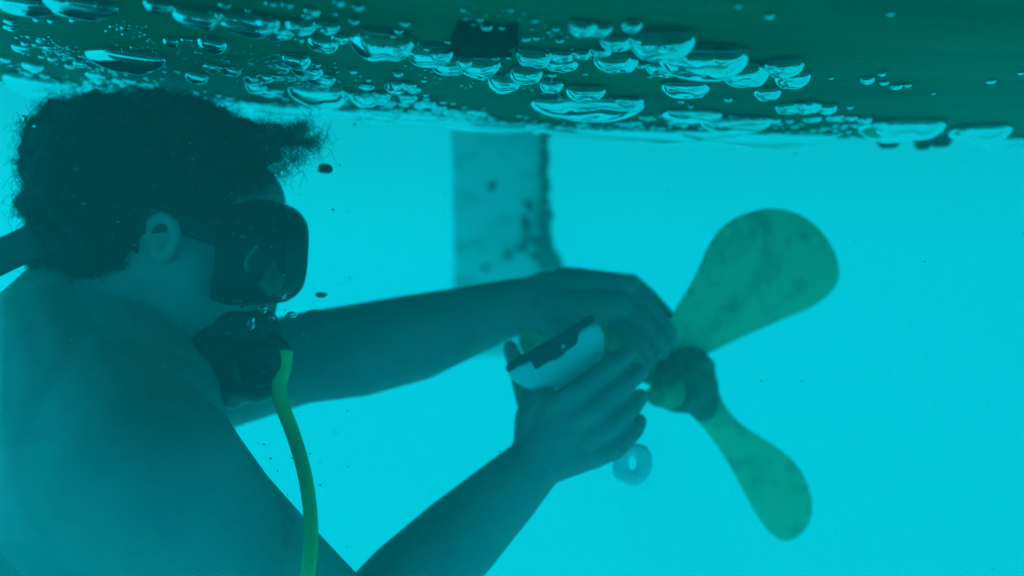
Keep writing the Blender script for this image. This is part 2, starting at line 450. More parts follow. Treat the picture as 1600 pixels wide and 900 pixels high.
# near thumb, leaving the side of the palm and passing behind the brush head
limb(bm, [(848, 690, .985, .018), (828, 640, 1.005, .0135), (812, 585, 1.025, .0115), (797, 543, 1.030, .0092)])
# far arm
limb(bm, [(190, 640, 1.16, .075), (330, 600, 1.12, .062), (470, 560, 1.05, .054), (560, 547, 1.06, .056), (650, 527, 1.075, .053), (730, 502, 1.09, .044), (800, 480, 1.105, .036), (850, 470, 1.11, .033)])
# far hand: back of the hand, fingers over the blade root
limb(bm, [(850, 466, 1.11, .034), (905, 455, 1.11, .030), (975, 452, 1.105, .020)])
limb(bm, [(850, 485, 1.10, .033), (920, 485, 1.09, .028), (965, 480, 1.085, .020)])
limb(bm, [(880, 440, 1.125, .020), (985, 442, 1.125, .0115)])
for ch in ([(985, 442, 1.125, .0125), (1012, 462, 1.135, .0110), (1040, 492, 1.135, .0100), (1052, 512, 1.12, .0088)],
           [(975, 452, 1.105, .0135), (1010, 478, 1.095, .0115), (1040, 512, 1.09, .0105), (1048, 530, 1.09, .0090)],
           [(968, 470, 1.090, .0135), (1002, 500, 1.075, .0112), (1030, 532, 1.070, .0102), (1036, 552, 1.07, .0088)],
           [(955, 492, 1.082, .0125), (985, 522, 1.064, .0100), (1010, 548, 1.060, .0092), (1016, 566, 1.06, .0080)]):
    limb(bm, ch)
limb(bm, [(865, 500, 1.085, .020), (905, 535, 1.065, .0140), (950, 565, 1.06, .0115), (985, 575, 1.06, .0095)])      # far thumb
hand_c = [np.array(P(920, 650, .97)), np.array(P(980, 490, 1.10)), np.array(P(255, 370, .86))]
def body_w(co):
    w = np.full(len(co), 0.62)
    for c, r in zip(hand_c, (.115, .115, .035)):
        dd = np.linalg.norm(co - c, axis=1)
        w = np.minimum(w, np.clip(0.10 + (dd - r) * 14.0, 0.10, 0.62))
    return w
me = remesh(bm, 0.0028, 'person', body_w, 80)
person = tag(link_mesh('person', me, M_skin), 'bare shouldered person in a dark dive mask, gripping a white brush and a propeller blade', 'person')

# hair: a full head of curls
rh = random.Random(11)
bm = bmesh.new()
hc = P(235, 325, .935)
def hair_surf(a, b):
    """a: angle in the picture plane, b: lean towards / away from the camera; the curl mass's outer edge"""
    pass
lumps = [(250, 288, .93, .083), (180, 300, .93, .085), (140, 300, .93, .055), (124, 238, .93, .052), (175, 235, .93, .060), (240, 225, .93, .055), (300, 235, .93, .055), (335, 232, .93, .036),
         (98, 275, .93, .028), (112, 345, .93, .038), (130, 365, .90, .045), (180, 365, .885, .040), (172, 320, .875, .040), (285, 280, .88, .038), (312, 300, .895, .036), (110, 205, .92, .030), (150, 195, .93, .028), (220, 200, .92, .030), (290, 205, .93, .028),
         (366, 226, .945, .026), (92, 238, .93, .020), (86, 305, .92, .020), (80, 338, .92, .018), (340, 215, .93, .026), (90, 390, .91, .030), (140, 392, .875, .026), (190, 190, .93, .022), (105, 192, .93, .020), (186, 348, .862, .022), (160, 350, .856, .030), (110, 355, .858, .028), (84, 345, .868, .022), (290, 305, .868, .020), (325, 318, .872, .020), (385, 217, .94, .016), (44, 262, .93, .012), (60, 210, .93, .016), (48, 320, .92, .014), (88, 178, .93, .016), (130, 172, .93, .014), (215, 172, .93, .014), (300, 178, .93, .014), (94, 275, .92, .022), (150, 178, .93, .014), (250, 182, .93, .020), (345, 200, .935, .018)]
for (x, y, d, r) in lumps:
    add_ell(bm, P(x, y, d), r, sub=3)
surf_pts = []
for (x, y, d, r) in lumps:
    c = P(x, y, d)
    for _ in range(int(3600 * r * r / 0.0036 * 0.45) + 14):
        v = Vector((rh.gauss(0, 1), rh.gauss(0, 1), rh.gauss(0, 1))).normalized()
        surf_pts.append((c + v * r * 0.97, v))
def inside(p):
    return any((p - P(x, y, d)).length < r * 0.93 for (x, y, d, r) in lumps)
surf_pts = [s for s in surf_pts if not inside(s[0])]
rh.shuffle(surf_pts)
hm = remesh(bm, 0.006, 'hair_core', lambda co: np.full(len(co), .5), 6)
bm = bmesh.new(); bm.from_mesh(hm); bpy.data.meshes.remove(hm)
for v in bm.verts:
    v.co += v.co.normalized().cross(Vector((0, 0, 1))) * 0.0 + Vector((noise.noise(v.co * 60), noise.noise(v.co * 60 + Vector((9, 0, 0))), noise.noise(v.co * 60 + Vector((0, 9, 0))))) * 0.010
def curl(p, v, length, rad, turns, thick):
    t = v.normalized(); u = t.orthogonal().normalized(); w = t.cross(u); ph = rh.uniform(0, 6.28); pts = []
    bend = Vector((rh.uniform(-1, 1), rh.uniform(-1, 1), rh.uniform(-1, 1))) * 0.5
    K = 13
    for k in range(K + 1):
        s = k / K; a = ph + s * turns * 6.28; r = rad * (0.4 + 0.6 * s)
        pts.append(p + (t + bend * s) * (length * s) + u * (math.cos(a) * r) + w * (math.sin(a) * r))
    add_tube(bm, pts, [thick * (1 - 0.5 * k / K) for k in range(K + 1)], 3, cap=False)
for (p, v) in surf_pts[:6000]:
    qx, qy = 800 + p.x / p.y * FPX, 450 - p.z / p.y * FPX
    if (qx > 330 and qy > 330) or (222 < qx < 300 and 330 < qy < 420): continue
    curl(p - v * 0.004, v + Vector((rh.uniform(-.6, .6), rh.uniform(-.6, .6), rh.uniform(-.6, .6))), rh.uniform(.006, .017), rh.uniform(.003, .007), rh.uniform(1.2, 2.6), rh.uniform(.00022, .00045))
# loose wisps floating forward, thinning out above the mask
for _ in range(3600):
    x = 325 + 168 * rh.random() ** 1.15; y = 194 + 110 * rh.random() ** 1.1
    if (x - 330) / 165 > 1.15 - (y - 200) / 125: continue
    if x > 400 and noise.noise(Vector((x * .03, y * .05, 2))) < -.12: continue
    p = P(x, y, rh.uniform(.86, .99) if y < 235 else rh.uniform(.86, .93))
    v = Vector((1, rh.uniform(-.6, .6), rh.uniform(-.8, .55)))
    curl(p, v, rh.uniform(.008, .026), rh.uniform(.003, .009), rh.uniform(.8, 2.4), rh.uniform(.00018, .00036))
hair = from_bm('hair', bm, M_hair, None); hair.parent = person

# ------------------------------------------------------------------ dive mask
mask = tag(empty('diving_mask', P(415, 400, .93)), 'dark dive mask with a clear lens strapped over the diver\'s face', 'mask')
fx = (P(480, 390, .95) - P(350, 380, .92)).normalized()           # the way the face looks
upv = Vector((0.10, 0, 1)); upv = (upv - fx * upv.dot(fx)).normalized(); sv = fx.cross(upv)
mc = P(350, 396, .925)
def mask_ring(t, w, h, dz, dx=0, n=40, p=2.6):
    out = []
    for k in range(n):
        a = 2 * math.pi * k / n; c, s = math.cos(a), math.sin(a)
        e = (abs(c) ** p + abs(s) ** p) ** (-1 / p)
        yy = sv * (w * c * e); zz = upv * (h * s * e)
        # the lower middle rises for the nose on the lens side
        out.append(mc + fx * (t + dx * c * c) + yy + zz + upv * dz)
    return out
def loft(bm, rings, close_last=False, close_first=False):
    vs = [[bm.verts.new(p) for p in r] for r in rings]; n = len(vs[0])
    for a, b in zip(vs, vs[1:]):
        for k in range(n):
            j = (k + 1) % n; bm.faces.new((a[k], a[j], b[j], b[k]))
    if close_first: bm.faces.new(vs[0][::-1])
    if close_last: bm.faces.new(vs[-1])
bm = bmesh.new()
loft(bm, [mask_ring(-.012, .074, .046, -.004), mask_ring(.004, .080, .055, -.001), mask_ring(.022, .078, .0585, .002), mask_ring(.040, .075, .0565, .004), mask_ring(.052, .073, .0525, .004), mask_ring(.060, .072, .049, .004),
          mask_ring(.060, .066, .043, .004), mask_ring(.050, .065, .044, .004), mask_ring(.026, .068, .050, .002), mask_ring(-.010, .070, .042, -.004)])
from_bm('skirt', bm, M_rubber, mask)
bm = bmesh.new()
loft(bm, [mask_ring(.054, .0755, .0530, .004), mask_ring(.064, .0755, .0505, .004), mask_ring(.072, .0735, .0450, .004), mask_ring(.077, .0690, .0385, .004), mask_ring(.077, .064, .0345, .004), mask_ring(.063, .0635, .0355, .004), mask_ring(.0615, .070, .0440, .004), mask_ring(.0605, .0735, .0500, .004), mask_ring(.054, .0740, .0522, .004)])
bmesh.ops.remove_doubles(bm, verts=bm.verts[:], dist=1e-6)
bm.faces.ensure_lookup_table()
from_bm('frame', bm, M_plastic, mask)
bm = bmesh.new()
loft(bm, [mask_ring(.068, .0632, .0340, .004), mask_ring(.072, .0632, .0340, .004)], True, True)
from_bm('lens', bm, M_lens, mask, smooth=False)
# opaque paler patch on the near side: light through the lens glass, painted in
M_lens_light = mat('painted_lens_light', (0.10, 0.125, 0.13), 0.4, var=(0.05, 0.06, 0.065), scale=60)
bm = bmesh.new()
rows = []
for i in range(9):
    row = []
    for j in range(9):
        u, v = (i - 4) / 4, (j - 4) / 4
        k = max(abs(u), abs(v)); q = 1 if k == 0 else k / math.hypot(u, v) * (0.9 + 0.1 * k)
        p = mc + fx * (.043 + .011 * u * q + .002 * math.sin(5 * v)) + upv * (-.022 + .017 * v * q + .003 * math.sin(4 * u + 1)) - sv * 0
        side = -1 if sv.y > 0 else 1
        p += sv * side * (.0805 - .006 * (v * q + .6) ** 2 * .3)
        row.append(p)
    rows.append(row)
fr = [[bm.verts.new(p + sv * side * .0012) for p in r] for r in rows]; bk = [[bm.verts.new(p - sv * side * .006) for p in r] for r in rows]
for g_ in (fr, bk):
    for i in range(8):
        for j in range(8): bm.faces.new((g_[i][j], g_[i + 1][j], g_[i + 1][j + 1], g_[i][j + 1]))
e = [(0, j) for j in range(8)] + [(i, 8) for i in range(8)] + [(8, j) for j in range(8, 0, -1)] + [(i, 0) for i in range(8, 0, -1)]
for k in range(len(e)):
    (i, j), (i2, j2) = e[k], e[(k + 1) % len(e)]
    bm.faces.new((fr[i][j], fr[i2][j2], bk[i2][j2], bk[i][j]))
from_bm('side_light_patch', bm, M_lens_light, mask)
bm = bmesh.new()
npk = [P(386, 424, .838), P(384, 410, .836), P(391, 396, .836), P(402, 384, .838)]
add_tube(bm, spline(npk, 4), .0018, 8)  # thin grey crescent: a highlight on the mask frame, painted as geometry
M_highlight = mat('painted_highlight', (0.14, 0.16, 0.17), 0.4, var=(0.10, 0.12, 0.13), scale=40)
from_bm('frame_highlight', bm, M_highlight, mask)
bm = bmesh.new()
st = [P(372, 375, .862), P(330, 358, .862), P(270, 335, .858), P(200, 342, .856), P(130, 358, .856), P(70, 370, .858), P(20, 392, .868), P(-60, 430, .88)]
add_tube(bm, spline(st, 5), [.012 + .006 * min(1, k / 12) for k in range(36)], 14, flat=(1.0, 0.14, Vector((0.1, 0, 1))))
from_bm('strap', bm, M_rubber, mask)

# ------------------------------------------------------------------ regulator and hose
reg = tag(empty('regulator', P(390, 560, .90)), 'black breathing regulator in the diver\'s mouth with a yellow hose', 'regulator')
bm = bmesh.new()
for (x, y, d, r) in [(368, 572, .905, .040), (345, 555, .90, .034), (398, 560, .905, .030), (400, 590, .905, .027), (360, 600, .905, .026), (352, 560, .90, .030), (345, 580, .9, .028), (412, 585, .905, .018), (418, 535, .91, .020), (395, 525, .92, .026), (372, 522, .905, .028), (408, 512, .905, .020), (425, 560, .895, .020)]:
    add_ell(bm, P(x, y, d), r, sub=3)
me = remesh(bm, .0022, 'second_stage', lambda co: np.full(len(co), .6), 30)
link_mesh('second_stage', me, M_plastic, reg)
bm = bmesh.new()
lathe(bm, P(400, 572, .866), P(412, 566, .892), [(0, .010), (.08, .018), (.3, .0225), (.7, .024), (1, .026)], 36)
from_bm('purge_cover', bm, M_rubber, reg)
bm = bmesh.new()
hs = [P(446, 548, .885), P(442, 578, .880), P(436, 604, .872), P(441, 634, .862), P(460, 684, .845), P(478, 750, .810), P(486, 825, .770), P(479, 905, .735), P(455, 1000, .71), P(400, 1150, .72)]
hsp = spline(hs, 8)
add_tube(bm, hsp, [.0078 - .0016 * min(1, k / 50) for k in range(len(hsp))], 16)
from_bm('hose', bm, M_hose, reg)
bm = bmesh.new()
add_tube(bm, [P(424, 536, .897), P(434, 540, .890), P(441, 552, .884)], [.0105, .0105, .0095], 16)
from_bm('hose_fitting', bm, M_rubber, reg)

# ------------------------------------------------------------------ white hand brush
brush = tag(empty('hand_brush', P(868, 552, 1.0)), 'white plastic hand brush with dark bristle edge and looped handle end, gripped beside the propeller', 'brush')
def slab(outline, d_fn, th, n=4, hole=None):
    """rounded solid from a closed pixel outline; d_fn(x, y) the depth of its middle"""
    sp = spline([Vector((x, y, 0)) for x, y in outline] + [Vector((*outline[0], 0))], n)[:-1]
    cx = sum(p.x for p in sp) / len(sp); cy = sum(p.y for p in sp) / len(sp)
    bm = bmesh.new(); N = len(sp); fr, bk = [], []
    inner = None
    if hole:
        inner = [Vector((hole[0] + hole[2] * math.cos(math.atan2(p.y - cy, p.x - cx)) , hole[1] + hole[3] * math.sin(math.atan2(p.y - cy, p.x - cx)), 0)) for p in sp]
    for s, h in ((0, 0), (.04, .55), (.12, .85), (.3, 1), (.6, 1), (.88, .85), (.96, .55), (1, 0)) if hole else ((0, 0), (.04, .5), (.12, .8), (.3, 1), (.7, 1.08), (.995, 1.1)):
        f_, b_ = [], []
        for i, p in enumerate(sp):
            q = p.lerp(inner[i], s) if hole else Vector((p.x + (cx - p.x) * s, p.y + (cy - p.y) * s, 0))
            d = d_fn(q.x, q.y)
            f_.append(bm.verts.new(P(q.x, q.y, d - th * h))); b_.append(bm.verts.new(P(q.x, q.y, d + th * h)))
        fr.append(f_); bk.append(b_)
    for rr in (fr, bk):
        for u, v in zip(rr, rr[1:]):
            for i in range(N):
                j = (i + 1) % N; bm.faces.new((u[i], u[j], v[j], v[i]))
    if not hole:
        bm.faces.new(fr[-1]); bm.faces.new(bk[-1][::-1])
    bmesh.ops.remove_doubles(bm, verts=bm.verts[:], dist=0.00003)
    return bm
head = [(792, 578), (806, 568), (827, 565), (833, 578), (850, 571), (880, 553), (903, 537), (905, 522), (912, 510), (926, 503), (938, 510), (944, 528), (943, 550), (932, 572), (910, 592), (884, 605), (858, 611), (832, 610), (810, 600), (798, 590)]
from_bm('brush_back', slab(head, lambda x, y: .985 + (x - 868) * .00012, .013, 3), M_white, brush)
bris = [(790, 572), (808, 558), (840, 541), (870, 524), (900, 506), (922, 492), (930, 498), (926, 505), (910, 512), (906, 522), (904, 537), (880, 554), (852, 571), (834, 580), (826, 566), (806, 570), (794, 582)]
from_bm('bristles', slab(bris, lambda x, y: .978 + (x - 868) * .00012, .010, 3), M_bristle, brush)
for gx, gy, gw, gh in [(846, 550, 5, 4), (834, 560, 6, 2.5), (880, 541, 3, 3)]:
    bm = bmesh.new(); add_ell(bm, P(gx, gy, .9675), gw / FPX * .97, .002, gh / FPX * .97)
    from_bm('pale_mark', bm, M_white, brush)
bm = bmesh.new(); add_tube(bm, spline([P(885, 580, 1.0), P(925, 625, 1.005), P(958, 675, 1.005), P(975, 705, .998)], 5), [.013] * 4 + [.011] * 6 + [.009] * 6, 16)
from_bm('handle', bm, M_white, brush)
tab = [(958, 716), (978, 697), (1002, 694), (1016, 706), (1019, 728), (1011, 748), (992, 759), (972, 754), (958, 742)]
from_bm('hanging_loop', slab(tab, lambda x, y: .995, .005, 4, hole=(988, 724, 6, 11)), M_white, brush)

# ------------------------------------------------------------------ air trapped under the hull
bub_n = 0
def dome_mesh(a, b, H, seed, big):
    rr = random.Random(seed)
    nr, ns = (16, 44) if big else (7, 14)
    amp = 0.16 if big else 0.05
    ks = [(k, rr.uniform(-1, 1) * amp / (k ** 0.7), rr.uniform(0, 6.28)) for k in range(2, 6)]
    off = Vector((rr.uniform(-50, 50), rr.uniform(-50, 50), 0))
    bm = bmesh.new(); rings = []
    prof = [(0.97, 0.0), (1.0, 0.06)] + [(r_, 0.06 + 0.94 * (1 - r_ ** 3.0) ** 0.56) for r_ in [1 - (i / (nr + 0.3)) ** 1.15 for i in range(1, nr + 1)]]
    for (r, h) in prof:
        ring = []
        for k in range(ns):
            th = 2 * math.pi * k / ns
            m = 1 + sum(c * math.cos(q * th + f) for q, c, f in ks)
            x, y = a * r * m * math.cos(th), b * r * m * math.sin(th)
            z = -H * h
            if big:
                w = noise.noise(Vector((x, y * 0.7, 0)) * (1.6 / max(a, b)) + off); w2 = noise.noise(Vector((x, y, 0)) * (4.0 / max(a, b)) + off)
                z *= 1 + h * (0.15 * w + 0.02 * w2)
            ring.append(bm.verts.new((x, y, z)))
        rings.append(ring)
    for u, v in zip(rings, rings[1:]):
        for k in range(ns):
            j = (k + 1) % ns; bm.faces.new((u[k], u[j], v[j], v[k]))
    bm.faces.new(rings[0][::-1]); bm.faces.new(rings[-1])
    bmesh.ops.recalc_face_normals(bm, faces=bm.faces[:])
    me = bpy.data.meshes.new('air_bubble'); bm.to_mesh(me); bm.free()
    me.materials.append(M_air); me.polygons.foreach_set('use_smooth', [True] * len(me.polygons))
    return me
small_meshes = [dome_mesh(1, 0.85 + 0.1 * (i % 3), 0.80 + .1 * (i % 4), 900 + i, False) for i in range(8)]
def bubble(px, ytop, w, h, label, group, seed=None, flat=None):
    """px = middle, ytop = upper edge, w, h = size in photo pixels"""
    global bub_n
    bub_n += 1
    w *= 1.10; h *= 1.14; ytop -= 0.04 * h
    p = hull_hit(px, ytop); s = p.y / FPX
    a = 0.5 * w * s
    big = w >= 24
    b = a * (flat if flat else (0.72 if w > 60 else 0.95))
    H = min(1.08 * max((h - 0.75 * w * (b / a) * (450 - ytop) / 1450) * s * 1.05, 0.30 * a), 0.85 * a) if not flat else 0.62 * h * s
    c = Vector((p.x, p.y + b, 0)); c.z = hull_z(c.x, c.y); nn = hull_normal(c.x, c.y)
    c += nn * 0.0012
    if big: me = dome_mesh(a, b, H, seed or bub_n * 13, True); sc_ = (1, 1, 1)
    else: me = small_meshes[bub_n % 8]; sc_ = (a, b, H)
    o = bpy.data.objects.new('air_bubble', me); C.objects.link(o)
    q = Vector((0, 0, -1)).rotation_difference(nn)
    o.rotation_mode = 'QUATERNION'; o.rotation_quaternion = q; o.location = c; o.scale = sc_
    return tag(o, label, 'bubble', group)

BIG = [
 (20, -8, 84, 30, 'broad bright air pocket cut by the top left corner of the photo'),
 (104, -8, 112, 34, 'wide bright air pocket along the top edge, right of the corner pocket'),
 (238, -6, 40, 32, 'slanting tongue shaped bubble at the top edge, left end of the long bubble chain'),
 (300, 4, 72, 36, 'bowl shaped bubble second from the left end of the long bubble chain'),
 (380, 14, 96, 38, 'broad dark topped bubble third from the left end of the long chain'),
 (425, 26, 60, 34, 'flat bowl bubble in the long chain, fourth from its left end'),
 (465, 26, 44, 26, 'bright cup shaped bubble in the long chain below two loose round bubbles'),
 (507, 28, 38, 28, 'short bubble with a dark brim in the long chain, right of the bright cup'),
 (500, 52, 48, 31, 'deep round bowl bubble hanging under the middle of the long chain'),
 (528, 50, 28, 24, 'narrow bubble wedged right of the deep round bowl in the long chain'),
 (592, 42, 92, 52, 'large streaked bubble with a pointed right end left of the dark grating'),
 (668, 64, 72, 46, 'bright billowing bubble just below left of the dark hull grating'),
 (702, 82, 62, 40, 'bright bulging bubble directly below the left corner of the dark grating'),
 (748, 84, 66, 40, 'slanting sheet of air directly below the dark grating'),
 (788, 112, 54, 34, 'bowl bubble at the lower right end of the chain under the dark grating'),
 (180, 72, 116, 38, 'large isolated lens shaped bubble above the diver\'s curls with a dark brim'),
 (325, 54, 46, 27, 'round bowl bubble with two small ones on its left, above the diver\'s head'),
 (32, 112, 84, 34, 'long bright air pocket at the left edge beside the diver\'s hair'),
 (14, 142, 52, 30, 'bright glowing air pocket at the left edge, under the long pocket'),
 (490, 128, 98, 36, 'wide streaked bubble with ragged folds above the diver\'s mask'),
 (568, 140, 46, 25, 'single neat bowl bubble right of the wide streaked bubble'),
 (592, 163, 62, 27, 'shallow bubble with a long dark brim under the neat bowl bubble'),
 (460, 80, 44, 25, 'topmost bowl bubble of the stacked knot above the diver\'s mask'),
 (476, 98, 48, 21, 'second bowl bubble down in the stacked knot above the diver\'s mask'),
 (498, 112, 44, 20, 'right hand bubble at the foot of the stacked knot above the mask'),
 (242, 154, 42, 26, 'bright shapeless bubble touching the top of the diver\'s curls'),
 (286, 184, 30, 17, 'thin ring shaped bubble in front of the diver\'s curls'),
 (404, 163, 50, 26, 'bright wedge of air above the diver\'s forehead wisps'),
 (912, 28, 46, 34, 'bright blocky bubble at the upper left end of the right hand chain'),
 (940, 32, 38, 30, 'second bubble of the right hand chain, beside the blocky one'),
 (966, 52, 50, 24, 'crescent bubble hanging below the start of the right hand chain'),
 (990, 28, 34, 28, 'small bright bubble under a dark brim in the right hand chain'),
 (1045, 40, 98, 52, 'large bubble with a long pointed right tip in the right hand chain'),
 (1112, 66, 136, 54, 'biggest bubble of the right hand chain, long dark brim over a pale belly'),
 (1170, 94, 76, 50, 'deep drooping bubble under the biggest one of the right hand chain'),
 (1232, 88, 60, 28, 'upper bubble at the right tip of the right hand chain'),
 (1248, 108, 54, 26, 'lower bubble at the right tip of the right hand chain'),
 (835, 72, 58, 30, 'bright cornered bubble first in the row right of the dark grating'),
 (880, 76, 38, 18, 'middle bubble in the row of three right of the dark grating'),
 (880, 88, 46, 21, 'half moon bubble under the row of three right of the grating'),
 (964, 78, 66, 31, 'broad bowl bubble below the crescent in the middle of the hull'),
 (1040, 90, 48, 26, 'bowl bubble tucked under the left of the biggest right hand bubble'),
 (822, 100, 56, 32, 'pale slanting bubble left of the half moon bubble'),
 (862, 122, 38, 20, 'thin hooked bubble on top of the wide bright raft above the far hand'),
 (916, 130, 58, 24, 'dark brimmed bubble sitting on the wide bright raft above the far hand'),
 (926, 146, 156, 40, 'widest bright raft of air, over the far hand and skeg top'),
 (988, 148, 42, 19, 'small peaked bubble at the right end of the wide bright raft'),
 (1076, 124, 78, 25, 'ragged low bubble alone under the right hand chain'),
 (1086, 168, 88, 20, 'low row of peaked air under the ragged bubble'),
 (1160, 178, 104, 28, 'long bubble with a heavy dark brim above the upper blade'),
 (1206, 134, 44, 20, 'neat bubble below the tip of the right hand chain'),
 (1240, 158, 42, 17, 'left bubble of three in the line running down towards the right'),
 (1268, 155, 38, 19, 'middle bubble of three in the line running down towards the right'),
 (1299, 160, 30, 17, 'right bubble of three in the line running down towards the right'),
 (1430, 182, 128, 36, 'long flat air pocket over the three dark barnacles'),
 (1552, 192, 96, 28, 'flat air pocket with a dark brim at the far right edge'),
 (1592, 212, 84, 24, 'lowest pale air pocket at the right edge of the photo'),
]
for (x, y, w, h, lab) in BIG:
    bubble(x, y, w, h, lab, 'air pockets trapped under the hull')
# thin films hanging off the turn of the bilge
for (x, y, w, h, fl, lab) in [(1010, 196, 300, 34, .16, 'long clear film of air along the hull edge above the far hand'),
                              (1180, 200, 240, 36, .18, 'long clear film of air along the hull edge above the upper blade'),
                              (760, 182, 170, 30, .22, 'crinkled film of air around the top of the skeg'),
                              (640, 170, 150, 26, .25, 'crinkled film of air left of the skeg top'),
                              (470, 160, 170, 28, .22, 'cloudy film of air above the diver\'s floating wisps of hair'),
                              (300, 148, 150, 26, .22, 'cloudy film of air over the crown of the diver\'s curls')]:
    bubble(x, y, w, h, lab, 'films of air along the hull edge', flat=fl)
SMALL = {
 ('small bead of air beside the two air pockets in the top left corner', 'beads near the corner pockets'):
   [(147, 18, 22, 14), (55, 25, 14, 8), (78, 27, 14, 8), (112, 25, 16, 8), (10, 28, 20, 9), (10, 37, 20, 9), (66, 10, 18, 12), (173, 36, 10, 6), (166, 44, 10, 6), (192, 38, 14, 9), (184, 42, 8, 5), (192, 48, 10, 6), (228, 50, 10, 6), (232, 60, 8, 5)],
 ('small bead of air scattered left of the isolated lens shaped bubble', 'beads left of the lens bubble'):
   [(25, 66, 24, 15), (36, 63, 12, 8), (52, 66, 10, 6), (60, 59, 12, 7), (72, 70, 18, 7), (44, 94, 30, 17), (105, 98, 16, 9), (120, 93, 20, 11), (62, 84, 10, 6), (78, 86, 14, 8), (42, 53, 9, 5), (4, 88, 16, 14), (66, 113, 14, 8), (40, 109, 14, 8), (100, 82, 10, 5), (110, 86, 10, 5), (92, 80, 9, 5)],
 ('round bead of air with a dark cap near the round bowl bubble above the diver', 'beads above the diver'):
   [(262, 56, 26, 18), (288, 56, 19, 15), (327, 96, 28, 18), (302, 110, 33, 19), (357, 102, 30, 14), (308, 78, 12, 8), (350, 90, 12, 6), (390, 94, 10, 6), (244, 102, 8, 5), (256, 100, 8, 5), (276, 108, 9, 5), (206, 70, 10, 5), (256, 108, 8, 4)],
 ('tiny bead of air in the dense swarm over the crown of the diver\'s curls', 'swarm over the curls'):
   [(140, 109, 22, 13), (138, 138, 25, 17), (170, 139, 20, 13), (114, 127, 10, 6), (134, 126, 10, 6), (152, 122, 12, 7), (158, 116, 10, 6), (180, 121, 20, 7), (201, 122, 16, 8), (228, 126, 18, 10), (148, 140, 14, 9), (126, 156, 14, 8), (385, 155, 26, 11), (345, 152, 16, 10), (330, 160, 12, 8), (315, 163, 14, 9)],
 ('small bead of air in the tight stacked knot above the diver\'s mask', 'knot of beads above the mask'):
   [(440, 98, 22, 12), (412, 112, 26, 14), (432, 114, 20, 12), (452, 115, 20, 12), (468, 115, 17, 12), (493, 95, 14, 9), (506, 113, 15, 7), (416, 134, 28, 15), (392, 116, 30, 14), (396, 126, 32, 17), (436, 138, 12, 7), (470, 167, 14, 8), (487, 169, 14, 8), (433, 145, 8, 4), (404, 160, 12, 8), (440, 170, 10, 6), (450, 172, 9, 6)],
 ('loose round bead of air above the long bubble chain, left of the grating', 'loose beads above the long chain'):
   [(485, 8, 24, 15), (478, 18, 18, 10), (528, -4, 20, 11), (558, 2, 20, 13), (552, 25, 17, 11), (632, 30, 17, 11), (622, 42, 15, 9), (617, 50, 12, 8), (420, -3, 20, 10), (446, 0, 20, 12), (523, 17, 9, 7), (348, 0, 20, 10), (386, 10, 10, 8), (331, 14, 12, 8), (561, 50, 12, 7), (663, 70, 14, 8), (621, 108, 17, 9), (550, 107, 14, 9), (466, 56, 16, 10)],
 ('small bead of air in the crowded patch left of the skeg', 'crowded patch left of the skeg'):
   [(617, 124, 36, 22), (640, 126, 20, 10), (645, 132, 22, 13), (570, 129, 26, 9), (595, 140, 30, 15), (636, 144, 30, 13), (590, 152, 21, 15), (606, 155, 20, 11), (618, 164, 22, 13), (648, 167, 22, 13), (665, 155, 34, 11), (684, 160, 26, 14), (700, 165, 24, 13), (668, 168, 18, 10), (630, 158, 18, 8), (655, 160, 20, 9), (665, 144, 10, 5), (666, 150, 11, 5), (692, 156, 12, 5), (708, 158, 9, 4), (690, 180, 16, 10), (720, 172, 24, 10), (735, 182, 26, 9), (745, 170, 28, 8), (710, 184, 22, 12), (575, 120, 10, 6), (662, 122, 10, 5)],
 ('small bead of air around the dark hull grating', 'beads around the grating'):
   [(723, 10, 10, 9), (750, 24, 12, 8), (760, 32, 20, 12), (740, 32, 12, 8), (785, 36, 14, 8), (727, 24, 8, 6), (798, 10, 10, 10), (700, 60, 12, 8), (822, 54, 16, 9), (838, 54, 12, 8), (875, 56, 14, 9), (869, 40, 12, 8), (858, 46, 8, 8), (836, 26, 12, 8), (795, 84, 10, 6), (776, 86, 12, 6), (911, 76, 25, 14), (940, 70, 32, 16), (1003, 95, 16, 10), (915, 112, 8, 6), (863, 113, 14, 6)],
 ('small bead of air under the right hand chain, above the far hand', 'beads under the right hand chain'):
   [(1095, 143, 14, 10), (1140, 150, 13, 8), (1016, 116, 8, 6), (985, 192, 14, 5), (975, 189, 18, 6), (995, 187, 20, 6), (1070, 190, 16, 7), (1053, 186, 10, 5), (1080, 162, 9, 5), (1222, 122, 15, 9), (1034, 196, 14, 7), (1052, 188, 12, 5), (915, 190, 14, 7), (905, 190, 10, 6), (1065, 155, 10, 5), (1005, 180, 12, 5), (1022, 182, 10, 4)],
 ('tiny bead of air in the broken line along the hull edge above the upper blade', 'broken line above the upper blade'):
   [(1310, 177, 25, 10), (1275, 181, 30, 8), (1334, 178, 19, 10), (1355, 180, 22, 11), (1330, 163, 10, 6), (1308, 192, 10, 5), (1322, 192, 10, 5), (1290, 196, 12, 6), (1236, 184, 12, 6), (1244, 193, 14, 7), (1218, 204, 18, 8), (1296, 182, 9, 5), (1340, 190, 14, 8), (1366, 190, 12, 10)],
 ('lone round bead of air on the bare right part of the hull', 'lone beads on the bare hull'):
   [(1360, 117, 22, 14), (1385, 124, 15, 9), (1405, 129, 18, 12), (1421, 128, 12, 6), (1381, 110, 12, 7), (1553, 122, 15, 9), (1598, 110, 10, 10), (1205, 18, 16, 12), (1155, 2, 12, 8), (1394, 16, 12, 9), (1460, 143, 6, 4), (1300, 118, 8, 5)],
}
rq = random.Random(17)
keys = list(SMALL)
